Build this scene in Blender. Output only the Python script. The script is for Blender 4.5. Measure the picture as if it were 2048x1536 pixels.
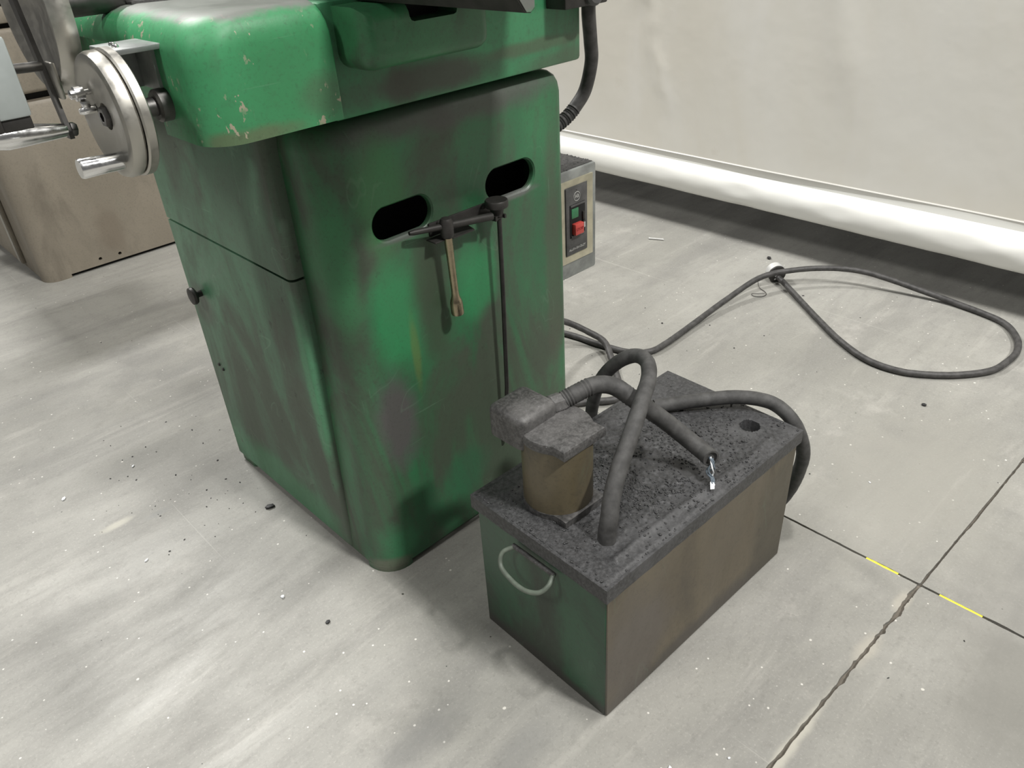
import bpy, bmesh, math, random
from mathutils import Vector, Matrix, noise
random.seed(7)
S = bpy.context.scene
for o in list(bpy.data.objects): bpy.data.objects.remove(o)
COL = S.collection
V = Vector

# ------------------------------------------------------------------ camera
cam = bpy.data.cameras.new('camera'); co = bpy.data.objects.new('camera', cam); COL.objects.link(co)
cam.sensor_fit = 'HORIZONTAL'; cam.sensor_width = 36.0; cam.lens = 1544.95 * 36.0 / 2048; cam.clip_start = .02
FW = V((0.56617, 0.62382, -0.53880)); 
R_ = V((0.71510, -0.69678, -0.05583)); R_ = (R_ - FW * R_.dot(FW)).normalized(); FW.normalize()
U_ = R_.cross(FW)
M = Matrix((R_, U_, -FW)).transposed().to_4x4(); M.translation = V((0, 0, 1.05))
co.matrix_world = M
S.camera = co
# ------------------------------------------------------------------ light
W = bpy.data.worlds.new('warehouse_air'); S.world = W; W.use_nodes = True
W.node_tree.nodes['Background'].inputs[0].default_value = (1.0, .99, .96, 1)
W.node_tree.nodes['Background'].inputs[1].default_value = .125
S.view_settings.view_transform = 'Standard'; S.view_settings.look = 'None'
S.view_settings.exposure = 0.0; S.view_settings.gamma = 1.0; S.view_settings.use_curve_mapping = False
def lamp(name, loc, aim, sx, sy, watt, col=(1, .985, .95)):
    l = bpy.data.lights.new(name, 'AREA'); l.shape = 'RECTANGLE'; l.size = sx; l.size_y = sy; l.energy = watt; l.color = col
    o = bpy.data.objects.new(name, l); COL.objects.link(o); o.location = loc
    o.rotation_euler = (V(aim) - V(loc)).to_track_quat('-Z', 'Y').to_euler()
# rows of high-bay fixtures under the warehouse roof
lamp('high_bay_light', (.95, .25, 5.8), (.95, .25, 0), .6, .3, 150)
lamp('high_bay_light', (1.6, -3.6, 6.0), (1.2, 0, 0), .7, .3, 390)
lamp('high_bay_light', (-4.2, .9, 6.0), (0.5, .9, 0), .6, 1.2, 172)
lamp('high_bay_light', (.75, 6.3, 6.0), (.3, 1.5, 0), 1.0, .4, 400)

# ------------------------------------------------------------------ materials
def nmat(name, rough=.5, metal=0.0):
    m = bpy.data.materials.new(name); m.use_nodes = True
    nt = m.node_tree; b = nt.nodes['Principled BSDF']
    b.inputs['Roughness'].default_value = rough; b.inputs['Metallic'].default_value = metal
    return m, nt, b
class G:
    """small node-graph writer"""
    def __init__(s, nt):
        s.nt = nt; s.tc = nt.nodes.new('ShaderNodeTexCoord').outputs['Object']
    def n(s, t, **k):
        x = s.nt.nodes.new(t)
        for a, v in k.items(): setattr(x, a, v)
        return x
    def put(s, sock, v):
        if hasattr(v, 'is_output'): s.nt.links.new(v, sock)
        else: sock.default_value = v
    def mapping(s, scale=(1, 1, 1), rot=(0, 0, 0), loc=(0, 0, 0)):
        x = s.n('ShaderNodeMapping'); s.put(x.inputs[0], s.tc)
        x.inputs['Scale'].default_value = scale; x.inputs['Rotation'].default_value = rot; x.inputs['Location'].default_value = loc
        return x.outputs[0]
    def noise(s, scale, detail=4, rough=.55, vec=None, dist=0):
        x = s.n('ShaderNodeTexNoise'); s.put(x.inputs['Vector'], vec or s.tc)
        x.inputs['Scale'].default_value = scale; x.inputs['Detail'].default_value = detail
        x.inputs['Roughness'].default_value = rough; x.inputs['Distortion'].default_value = dist
        return x.outputs['Fac']
    def ramp(s, f, a, b, lo=0., hi=1.):
        x = s.n('ShaderNodeMapRange'); x.interpolation_type = 'SMOOTHSTEP'
        s.put(x.inputs[0], f)
        for i, v in enumerate((a, b, lo, hi)): x.inputs[i + 1].default_value = v
        return x.outputs[0]
    def math(s, op, a, b=0.):
        x = s.n('ShaderNodeMath', operation=op); s.put(x.inputs[0], a); s.put(x.inputs[1], b); return x.outputs[0]
    def mix(s, f, a, b):
        x = s.n('ShaderNodeMix', data_type='RGBA'); s.put(x.inputs[0], f)
        for i, v in ((6, a), (7, b)):
            s.put(x.inputs[i], v if hasattr(v, 'is_output') else (*v, 1) if len(v) == 3 else v)
        return x.outputs[2]
    def sep(s):
        x = s.n('ShaderNodeSeparateXYZ'); s.put(x.inputs[0], s.tc); return x.outputs
    def blob(s, c, r, soft=.55, wob=.5, wscale=14):
        """soft-edged stain, an ellipsoid with a ragged outline"""
        x = s.n('ShaderNodeVectorMath', operation='SUBTRACT'); s.put(x.inputs[0], s.tc); x.inputs[1].default_value = c
        y = s.n('ShaderNodeVectorMath', operation='DIVIDE'); s.put(y.inputs[0], x.outputs[0]); y.inputs[1].default_value = r
        z = s.n('ShaderNodeVectorMath', operation='LENGTH'); s.put(z.inputs[0], y.outputs[0])
        d = s.math('ADD', z.outputs['Value'], s.math('MULTIPLY', s.math('SUBTRACT', s.noise(wscale, 3), .5), wob * 2))
        return s.ramp(d, 1.0 - soft, 1.0 + soft * .4, 1., 0.)
    def bump(s, b, h, strength=.2, dist=.002):
        x = s.n('ShaderNodeBump'); x.inputs['Strength'].default_value = strength; x.inputs['Distance'].default_value = dist
        s.put(x.inputs['Height'], h); s.put(b.inputs['Normal'], x.outputs[0])

def flat(name, col, rough=.6, metal=0., grain=.25, scale=40, bump=.1):
    m, nt, b = nmat(name, rough, metal); g = G(nt)
    f = g.noise(scale, 4, .6)
    c = g.mix(g.ramp(f, .3, .7), [x * (1 - grain) for x in col], [min(1, x * (1 + grain)) for x in col])
    g.put(b.inputs['Base Color'], c)
    if bump: g.bump(b, f, bump, .001)
    return m

GREEN_A, GREEN_B = (.045, .205, .088), (.034, .130, .060)
GR0 = (.49, .912, 0)
GRIME = (.070, .076, .058)
def paint(name, dirt=.5, a=GREEN_A, b_=GREEN_B, grime=GRIME, chips=0., scratch=.5, rough=.36, blobs=(), top=None, seed=0., scale=1., org=(0, 0, 0)):
    m, nt, b = nmat(name, rough); g = G(nt)
    off = (seed, seed * .7, seed * 1.3)
    c = g.mix(g.ramp(g.noise(5 * scale, 3, .5, g.mapping((1, 1, .6), loc=off), .4), .35, .65), b_, a)
    streak = g.noise(5.5 * scale, 7, .62, g.mapping((1, 1, .42), loc=off), .7)
    c = g.mix(g.ramp(streak, .67 - .36 * dirt, .86 - .36 * dirt, 0, .85), c, grime)
    fine = g.noise(70, 5, .65)
    c = g.mix(g.math('MULTIPLY', g.ramp(fine, .5, .72), .45 * dirt), c, [x * .75 for x in grime])
    for cen, rad, col, k in blobs:
        cen = tuple(cen[i] - org[i] for i in range(3))
        c = g.mix(g.math('MULTIPLY', g.blob(cen, rad), k), c, col)
    if scratch:
        for rot, sc in (((.5, .3, .4), (3, 3, 90)), ((-.7, .5, .2), (90, 4, 3))):
            f = g.noise(2.2, 3, .6, g.mapping(sc, rot, off))
            f = g.math('MULTIPLY', g.ramp(f, .69, .74), g.ramp(g.noise(9, 2), .48, .6))
            c = g.mix(g.math('MULTIPLY', f, .35 * scratch), c, (.22, .38, .25))
        # curved scuffs: thin contour lines of a stretched noise, in patches
        cl = g.math('ABSOLUTE', g.math('SUBTRACT', g.noise(7, 2, .5, g.mapping((1.4, 1, .7), loc=off), .8), .5))
        f = g.math('MULTIPLY', g.ramp(cl, .002, .008, 1, 0), g.ramp(g.noise(6, 3, .6, g.mapping(loc=(5, 2, seed))), .50, .62))
        c = g.mix(g.math('MULTIPLY', f, .26 * scratch), c, (.20, .34, .23))
        f = g.math('MULTIPLY', g.ramp(g.noise(30, 3, .6, g.mapping((1, 1, .5), loc=off)), .66, .70), g.ramp(g.noise(130, 2), .45, .6))
        c = g.mix(g.math('MULTIPLY', f, .55 * scratch), c, (.030, .034, .028))
    c = g.mix(g.ramp(g.noise(190, 4, .7), .50, .72, 0, .28), c, [x * .55 for x in grime])
    if chips:
        f = g.math('MULTIPLY', g.ramp(g.noise(85, 3, .65, g.mapping((1, 1, .6))), .60, .63), g.ramp(g.noise(11, 3), .58 - .1 * chips, .66 - .1 * chips))
        c = g.mix(f, c, (.36, .33, .24))
    if top:   # grinding dust settled above a given height
        z = g.math('ADD', g.sep()[2], g.math('MULTIPLY', g.math('SUBTRACT', g.noise(22, 5, .65), .5), top[1] * 2))
        c = g.mix(g.ramp(z, top[0] - top[1] * .4, top[0] + top[1] * .4, 0, .92), c, top[2])
    g.put(b.inputs['Base Color'], c)
    g.put(b.inputs['Roughness'], g.ramp(streak, .3, .7, rough - .06, rough + .2))
    g.bump(b, g.math('ADD', fine, streak), .12, .0015)
    return m

def steel(name, col=(.55, .54, .50), rough=.38, streaks=True, grain=.2):
    m, nt, b = nmat(name, rough, 1.0); g = G(nt)
    f = g.noise(60, 5, .65, g.mapping((1, 1, 1)))
    f2 = g.noise(9, 4)
    c = g.mix(g.ramp(f, .3, .75), [x * (1 - grain) for x in col], col)
    c = g.mix(g.ramp(f2, .5, .8, 0, .22), c, [x * .55 for x in col])
    g.put(b.inputs['Base Color'], c); g.put(b.inputs['Roughness'], g.ramp(f, .3, .7, rough - .06, rough + .12))
    g.bump(b, f, .04, .0003)
    return m

def concrete():
    m, nt, b = nmat('concrete', .42); g = G(nt)
    big = g.noise(1.1, 6, .6, g.mapping((1, 1, 1), (0, 0, .6)), .6)
    drag = g.noise(3.2, 8, .66, g.mapping((.45, 2.2, 1), (0, 0, 1.45)), .6)
    drag2 = g.noise(6.5, 8, .7, g.mapping((.35, 2.6, 1), (0, 0, 1.7), (3, 1, 0)), .4)
    c = g.mix(g.ramp(big, .34, .66), (.262, .257, .234), (.362, .355, .328))
    c = g.mix(g.ramp(drag, .40, .66, 0, .5), c, (.200, .196, .184))
    c = g.mix(g.ramp(drag2, .54, .72, 0, .42), c, (.425, .412, .378))
    c = g.mix(g.ramp(g.noise(4.5, 6, .68), .56, .74, 0, .55), c, (.420, .405, .375))
    c = g.mix(g.ramp(g.noise(1.6, 5, .65, g.mapping(loc=(4, 2, 0))), .57, .74, 0, .6), c, (.165, .163, .155))
    c = g.mix(g.ramp(g.noise(38, 6, .75), .50, .70, 0, .30), c, (.17, .166, .152))
    c = g.mix(g.ramp(g.noise(210, 4, .7, g.mapping(loc=(1, 1, 0))), .52, .72, 0, .30), c, (.50, .48, .44))
    c = g.mix(g.ramp(g.noise(150, 4, .7), .52, .74, 0, .30), c, (.13, .126, .115))
    # saw and drag lines
    for rot, off, k in ((1.571, 3., .45), (.05, 9., .3)):
        ln = g.noise(1.3, 2, .5, g.mapping((70, .8, 1), (0, 0, rot), (off, off, 0)))
        c = g.mix(g.math('MULTIPLY', g.ramp(ln, .72, .745), k * .6), c, (.48, .465, .43))
    # white flecks and dark pits
    for sc, th, lo, hi, col in ((24, .07, .86, .88, (.62, .60, .55)), (70, .14, .88, .90, (.62, .60, .56)), (12, .03, .80, .82, (.06, .058, .05)), (45, .07, .93, .95, (.05, .05, .045))):
        v = g.n('ShaderNodeTexVoronoi', feature='F1'); g.put(v.inputs['Vector'], g.mapping((1, 1, .001), loc=(sc, sc, 0))); v.inputs['Scale'].default_value = sc
        d = g.math('ADD', v.outputs['Distance'], g.math('MULTIPLY', g.math('SUBTRACT', g.noise(90, 2), .5), th * 1.6))
        sp = g.n('ShaderNodeSeparateColor'); g.put(sp.inputs[0], v.outputs['Color'])
        c = g.mix(g.math('MULTIPLY', g.ramp(d, th * .7, th, 1, 0), g.ramp(sp.outputs[0], lo, hi)), c, col)
    for cen, rad, col, k in (((.34, .62, 0), (.10, .035, .1), (.17, .17, .165), .5), ((.42, .50, 0), (.07, .03, .1), (.19, .19, .185), .4),
                             ((.20, 1.45, 0), (.035, .012, .1), (.50, .48, .41), .6), ((.27, 1.42, 0), (.03, .01, .1), (.22, .22, .21), .7),
                             ((1.35, .35, 0), (.3, .2, .1), (.27, .262, .235), .6), ((1.0, .02, 0), (.16, .1, .1), (.215, .21, .19), .7),
                             ((1.20, .10, 0), (.2, .09, .1), (.20, .195, .18), .5), ((.5, .3, 0), (.10, .05, .1), (.47, .45, .40), .4), ((.70, .228, 0), (.13, .011, .1), (.48, .46, .40), .8), ((.93, .225, 0), (.05, .016, .1), (.45, .42, .36), .6), ((1.06, .225, 0), (.03, .012, .1), (.46, .43, .37), .6)):
        c = g.mix(g.math('MULTIPLY', g.blob(cen, rad, .7, .5, 20), k), c, col)
    g.put(b.inputs['Base Color'], c)
    g.put(b.inputs['Roughness'], g.ramp(drag, .3, .7, .36, .55))
    b.inputs['Specular IOR Level'].default_value = .35
    g.bump(b, g.math('ADD', g.noise(120, 4, .7), drag), .08, .002)
    return m

def vinyl(name, col, stain=.6):
    m, nt, b = nmat(name, .38); g = G(nt)
    f = g.noise(1.6, 5, .6, g.mapping((1, 1, .7)), .5)
    c = g.mix(g.ramp(f, .38, .66, 0, stain), col, [col[0] * .93, col[1] * .90, col[2] * .84])
    c = g.mix(g.ramp(g.noise(2.3, 4, .6, g.mapping((1, 1.6, .35), loc=(3, 5, 1))), .60, .74, 0, .5 * stain), c, (.80, .79, .77))
    c = g.mix(g.ramp(g.noise(4, 6, .7), .64, .74, 0, .18), c, (.55, .50, .42))
    g.put(b.inputs['Base Color'], c)
    b.inputs['Transmission Weight'].default_value = 0.0
    g.bump(b, g.noise(7, 4, .5), .12, .02)
    return m

def gritty(name, col=(.040, .040, .041), k=.5):
    m, nt, b = nmat(name, .5); g = G(nt)
    f = g.noise(160, 5, .75); f2 = g.noise(9, 5, .6)
    c = g.mix(g.ramp(f, .35, .7), [x * .55 for x in col], [x * 1.5 for x in col])
    c = g.mix(g.ramp(f2, .5, .72, 0, .6), c, [x * 2.0 for x in col])
    c = g.mix(g.ramp(g.noise(420, 2), .72, .76), c, (.30, .30, .31))
    g.put(b.inputs['Base Color'], c); g.bump(b, f, k, .004 * k * 2)
    return m

MAT = {}
MAT['concrete'] = concrete()
MAT['subbase'] = flat('joint_dirt', (.13, .115, .095), .9)
MAT['filler'] = flat('yellow_filler', (.80, .70, .05), .6, grain=.12)
MAT['vinyl'] = vinyl('white_vinyl', (.75, .735, .69))
MAT['hem'] = vinyl('hem_vinyl', (.84, .84, .81), .15)
MAT['seam'] = vinyl('shaded_seam_vinyl', (.56, .55, .52), .1)  # same vinyl, darker: shade of the tilted band put into its colour
MAT['panel'] = paint('panel_paint', org=GR0, dirt=.80, scratch=.45, blobs=(
    ((.570, .912, .315), (.038, .06, .115), (.105, .098, .098), .95),
    ((.600, .912, .50), (.060, .06, .11), (.040, .27, .105), .75),
    ((.520, .930, .60), (.030, .08, .13), (.045, .26, .10), .7),
    ((.622, .912, .425), (.010, .03, .07), (.16, .19, .05), .45),
    ((.765, .912, .50), (.05, .04, .07), (.035, .26, .10), .8),
    ((.70, .912, .13), (.06, .04, .06), (.030, .15, .07), .5),
    ((.535, .93, .06), (.04, .06, .05), (.05, .25, .11), .7), ((.505, .925, .015), (.05, .05, .018), (.17, .17, .13), .7),
    ((.95, .912, .45), (.022, .05, .30), (.080, .085, .062), .6),
    ((.67, .912, .50), (.045, .04, .13), (.055, .075, .048), .8),
    ((.74, .912, .79), (.30, .06, .035), (.085, .085, .080), .85),
    ((.60, .912, .69), (.05, .05, .09), (.05, .22, .075), .7),
    ((.640, .914, .6215), (.060, .02, .0075), (.12, .12, .118), .8), ((.868, .914, .6215), (.055, .02, .009), (.15, .15, .148), .85)))
MAT['door'] = paint('door_paint', org=GR0, dirt=.72, a=(.085, .215, .125), b_=(.075, .160, .098), grime=(.088, .100, .078), scratch=1.0, seed=3.1,
    blobs=(((.486, 1.03, .35), (.02, .018, .2), (.10, .36, .18), .6), ((.486, 1.41, .40), (.02, .05, .05), (.06, .06, .05), .6), ((.486, 1.25, .05), (.03, .26, .06), (.07, .28, .13), .5)))
MAT['apron'] = paint('apron_paint', org=GR0, dirt=.30, a=(.055, .31, .130), b_=(.045, .235, .095), chips=.9, scratch=.4, seed=7.7,
    top=(.947, .012, (.17, .165, .16)), blobs=(((.40, .89, .82), (.09, .03, .014), (.13, .13, .075), .7), ((.52, .885, .85), (.04, .03, .03), (.065, .12, .065), .6)))
MAT['saddle'] = paint('saddle_paint', org=GR0, dirt=.45, a=(.055, .27, .12), b_=(.040, .175, .08), scratch=.2, seed=1.4,
    blobs=(((.70, .89, .835), (.16, .04, .028), (.060, .062, .050), .9), ((.90, .89, .845), (.13, .04, .012), (.075, .10, .06), .75), ((.97, .89, .815), (.1, .04, .02), (.07, .11, .065), .7)))
MAT['pbox'] = paint('housing_paint', .55, a=(.04, .18, .075), b_=(.035, .12, .055), grime=(.05, .056, .044), scratch=.25, seed=5.2)
MAT['tank'] = paint('tank_paint', .7, a=(.029, .092, .047), b_=(.023, .064, .036), grime=(.040, .046, .036), scratch=.5, seed=2.2,
    blobs=(((.0, .13, .0), (.05, .3, .028), (.045, .043, .038), .9),))
MAT['tan'] = paint('oily_tan_paint', .55, a=(.150, .126, .086), b_=(.118, .099, .070), grime=(.080, .072, .060), scratch=.3, seed=4.0, rough=.5,
    blobs=(((.20, 0, .0), (.3, .05, .045), (.075, .068, .060), .85), ((.44, 0, .12), (.07, .05, .16), (.085, .077, .058), .75), ((.06, 0, .10), (.09, .05, .13), (.120, .106, .092), .8)))
MAT['motor'] = paint('pump_paint', .5, a=(.128, .106, .064), b_=(.096, .080, .050), grime=(.060, .055, .045), scratch=.3, seed=6.0, scale=2.5)
MAT['beige'] = paint('beige_paint', .38, org=(.50, 2.87, 0), a=(.245, .215, .170), b_=(.205, .180, .142), grime=(.150, .130, .102), scratch=.15, seed=8.0, rough=.5,
    blobs=(((.75, 2.87, .12), (.05, .02, .10), (.15, .12, .09), .5),))
MAT['beige_light'] = paint('pale_beige_paint', .25, a=(.30, .285, .25), b_=(.26, .245, .215), grime=(.2, .18, .15), scratch=.1, seed=9.0)
MAT['grit'] = gritty('lid_grit', (.050, .050, .052), .28)
MAT['grit_dark'] = gritty('loose_grit', (.036, .036, .037), .2)
MAT['zinc'] = flat('bright_zinc', (.62, .62, .61), .35, .25, grain=.1)
MAT['handle_paint'] = flat('worn_handle_paint', (.130, .155, .125), .5, grain=.25)
MAT['chip'] = flat('black_swarf', (.022, .022, .023), .55, grain=.5, scale=200)
MAT['dust_steel'] = gritty('dusty_steel', (.075, .073, .072), .10)
MAT['wheel'] = steel('brushed_aluminium', (.50, .485, .445), .40, grain=.1)
MAT['chrome'] = steel('polished_chrome', (.82, .82, .82), .16, grain=.05)
MAT['dark_steel'] = steel('dark_steel', (.16, .155, .15), .45)
MAT['black_steel'] = flat('black_oxide_steel', (.035, .033, .031), .5, .3)
MAT['bronze'] = steel('worn_bronze', (.46, .39, .27), .30, grain=.35)
MAT['rubber'] = flat('dusty_rubber', (.060, .059, .058), .68, grain=.3, scale=60, bump=.25)
MAT['cord'] = flat('black_cord', (.052, .050, .049), .55, grain=.35, scale=60, bump=.2)
MAT['void'] = flat('unlit_cavity', (.008, .008, .008), .9)  # near-black colour paints in the shade of gaps and hollows
MAT['galv'] = flat('galvanised_box_steel', (.30, .315, .31), .40, .55, grain=.22, scale=25)
MAT['brass'] = flat('pale_brass_frame', (.47, .44, .33), .42, .35, grain=.12)
MAT['plate'] = flat('dark_grey_plate', (.075, .074, .074), .5)
MAT['white'] = flat('white_print', (.52, .52, .50), .5, bump=0)
MAT['red'] = flat('red_plastic', (.50, .065, .055), .4, grain=.08)
MAT['redprint'] = flat('dark_red_print', (.30, .03, .03), .5, bump=0)
MAT['greenbtn'] = flat('green_plastic', (.035, .17, .075), .4)
MAT['greybox'] = flat('pale_grey_enamel', (.36, .395, .39), .38, grain=.10, scale=18)
MAT['wire_blue'] = flat('blue_grey_wire', (.12, .15, .18), .75)
MAT['wire_white'] = flat('white_wire', (.80, .82, .84), .5, grain=.05)
MAT['wood'] = flat('brass_pin', (.70, .55, .25), .3, .9)

# ------------------------------------------------------------------ geometry helpers
def T(loc, rz=0): return Matrix.Translation(V(loc)) @ Matrix.Rotation(rz, 4, 'Z')
ROOT = {}
def tag(o, label=None, cat=None, group=None, kind=None):
    for k, v in (('label', label), ('category', cat), ('group', group), ('kind', kind)):
        if v: o[k] = v
    return o
def thing(name, label, cat, loc=(0, 0, 0), rz=0, group=None):
    o = bpy.data.objects.new(name, None); COL.objects.link(o); o.empty_display_size = .05
    o.location = loc; o.rotation_euler = (0, 0, rz); ROOT[o] = T(loc, rz)
    return tag(o, label, cat, group)
def emit(name, bm, mat, parent=None, local=False, sharp=38, label=None):
    """link ONE mesh; world-space bm unless local=True (already in the root's frame)"""
    me = bpy.data.meshes.new(name)
    bmesh.ops.recalc_face_normals(bm, faces=bm.faces)
    bm.to_mesh(me); bm.free()
    return emit_mesh(name, me, mat, parent, local, sharp, label)
def emit_mesh(name, me, mat, parent=None, local=False, sharp=38, label=None):
    me.materials.clear(); me.materials.append(MAT[mat])
    for p in me.polygons: p.use_smooth = True
    try: me.set_sharp_from_angle(angle=math.radians(sharp))
    except Exception: pass
    o = bpy.data.objects.new(name, me); COL.objects.link(o)
    if parent:
        rm = ROOT[parent]
        if not local: me.transform(rm.inverted())
        o.parent = parent; ROOT[o] = rm
    else: ROOT[o] = Matrix()
    if label: o['label'] = label
    return o
def bx(bm, a, b, r=0., seg=2, edges=None):
    """axis box from corner a to corner b, edges rounded by r"""
    t = bmesh.new(); bmesh.ops.create_cube(t, size=1)
    c = [(a[i] + b[i]) / 2 for i in range(3)]; d = [abs(b[i] - a[i]) for i in range(3)]
    for v in t.verts: v.co = V([c[i] + v.co[i] * d[i] for i in range(3)])
    if r:
        es = [e for e in t.edges if edges is None or edges((e.verts[0].co + e.verts[1].co) / 2, e.verts[1].co - e.verts[0].co)]
        bmesh.ops.bevel(t, geom=es, offset=r, segments=seg, profile=.5, affect='EDGES')
    join(bm, t)
def join(bm, t):
    me = bpy.data.meshes.new('tmp'); t.to_mesh(me); t.free(); bm.from_mesh(me); bpy.data.meshes.remove(me)
def cyl(bm, p0, p1, r0, r1=None, n=24, bev=0.):
    lathe(bm, p0, p1, [(0, 0), (r0, 0), (r1 if r1 is not None else r0, 1), (0, 1)] if not bev else
          [(0, 0), (r0 - bev, 0), (r0, bev / (V(p1) - V(p0)).length), (r1 or r0, 1 - bev / (V(p1) - V(p0)).length), ((r1 or r0) - bev, 1), (0, 1)], n)
def lathe(bm, p0, p1, prof, n=32):
    """profile of (radius, fraction along p0->p1)"""
    p0, p1 = V(p0), V(p1); ax = (p1 - p0); q = ax.normalized().to_track_quat('Z', 'Y'); L = ax.length
    rings = []
    for r, h in prof:
        if r <= 1e-7: rings.append([bm.verts.new(p0 + q @ V((0, 0, h * L)))])
        else: rings.append([bm.verts.new(p0 + q @ V((r * math.cos(2 * math.pi * k / n), r * math.sin(2 * math.pi * k / n), h * L))) for k in range(n)])
    for A, B in zip(rings, rings[1:]):
        for k in range(n):
            k2 = (k + 1) % n
            if len(A) == 1 and len(B) == 1: continue
            f = (A[0], B[k], B[k2]) if len(A) == 1 else (A[k], B[0], A[k2]) if len(B) == 1 else (A[k], B[k], B[k2], A[k2])
            bm.faces.new(f)
def spline(pts, per=10, closed=False):
    P = [V(p) for p in pts]; out = []
    n = len(P)
    for i in range(n if closed else n - 1):
        g = (lambda k: P[k % n]) if closed else (lambda k: P[min(max(k, 0), n - 1)])
        a, b, c, d = g(i - 1), g(i), g(i + 1), g(i + 2)
        for s in range(per):
            t = s / per
            out.append(.5 * ((2 * b) + (c - a) * t + (2 * a - 5 * b + 4 * c - d) * t * t + (3 * b - a - 3 * c + d) * t ** 3))
    if not closed: out.append(P[-1])
    return out
def tube(bm, path, r, n=12, closed=False, rfun=None, caps=True, rough=0.):
    P = path; m = len(P); rings = []
    tan = [(P[(i + 1) % m] - P[i - 1]).normalized() if closed else (P[min(i + 1, m - 1)] - P[max(i - 1, 0)]).normalized() for i in range(m)]
    up = V((0, 0, 1)) if abs(tan[0].z) < .9 else V((1, 0, 0))
    x = tan[0].cross(up).normalized()
    for i in range(m):
        x = (x - tan[i] * x.dot(tan[i])).normalized(); y = tan[i].cross(x)
        rr = rfun(i / (m - 1)) if rfun else r
        rg = []
        for k in range(n):
            a = 2 * math.pi * k / n; q = P[i] + (x * math.cos(a) + y * math.sin(a)) * rr
            if rough: q += (q - P[i]).normalized() * rough * noise.noise(q * 90)
            rg.append(bm.verts.new(q))
        rings.append(rg)
    for i in range(m if closed else m - 1):
        A, B = rings[i], rings[(i + 1) % m]
        for k in range(n): bm.faces.new((A[k], A[(k + 1) % n], B[(k + 1) % n], B[k]))
    if caps and not closed: bm.faces.new(rings[0][::-1]); bm.faces.new(rings[-1])
    return rings
def loft(bm, levels, cap=True):
    """levels: list of equal-length lists of 3-D points"""
    rg = [[bm.verts.new(p) for p in L] for L in levels]; n = len(rg[0])
    for A, B in zip(rg, rg[1:]):
        for k in range(n): bm.faces.new((A[k], A[(k + 1) % n], B[(k + 1) % n], B[k]))
    if cap: bm.faces.new(rg[0][::-1]); bm.faces.new(rg[-1])
def rrect(x0, y0, x1, y1, rs, seg=8):
    """rounded rectangle; rs = radii for (x0,y0) (x1,y0) (x1,y1) (x0,y1)"""
    out = []
    for (cx, cy, sx, sy, a0), r in zip(((x0, y0, 1, 1, 180), (x1, y0, -1, 1, 270), (x1, y1, -1, -1, 0), (x0, y1, 1, -1, 90)), rs):
        for k in range(seg + 1):
            a = math.radians(a0 + 90 * k / seg); out.append((cx + sx * r + r * math.cos(a), cy + sy * r + r * math.sin(a)))
    return out
def cut(bm, cutters):
    """boolean difference, returns a mesh"""
    def ob(b):
        bmesh.ops.recalc_face_normals(b, faces=b.faces)
        me = bpy.data.meshes.new('tmp'); b.to_mesh(me); b.free(); o = bpy.data.objects.new('tmp', me); COL.objects.link(o); return o
    A = ob(bm); cs = [ob(c) for c in cutters]
    for c in cs:
        md = A.modifiers.new('b', 'BOOLEAN'); md.operation = 'DIFFERENCE'; md.object = c; md.solver = 'EXACT'
    dg = bpy.context.evaluated_depsgraph_get(); dg.update()
    me = bpy.data.meshes.new_from_object(A.evaluated_get(dg))
    for o in [A] + cs:
        d = o.data; bpy.data.objects.remove(o); bpy.data.meshes.remove(d)
    return me
def text(name, s, size, loc, rot, mat, parent, depth=.0004, align='CENTER'):
    cu = bpy.data.curves.new(name, 'FONT'); cu.body = s; cu.size = size; cu.align_x = align; cu.align_y = 'CENTER'; cu.extrude = depth; cu.resolution_u = 3
    o = bpy.data.objects.new('tmp', cu); COL.objects.link(o)
    dg = bpy.context.evaluated_depsgraph_get(); dg.update()
    me = bpy.data.meshes.new_from_object(o.evaluated_get(dg)); bpy.data.objects.remove(o)
    me.transform(Matrix.Translation(V(loc)) @ rot)
    return emit_mesh(name, me, mat, parent)
def screw(bm, p, d, r=.005, h=.004):
    p, d = V(p), V(d).normalized(); lathe(bm, p, p + d * h, [(0, 0), (r, 0), (r, .5), (r * .7, 1), (0, 1)], 12)

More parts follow.
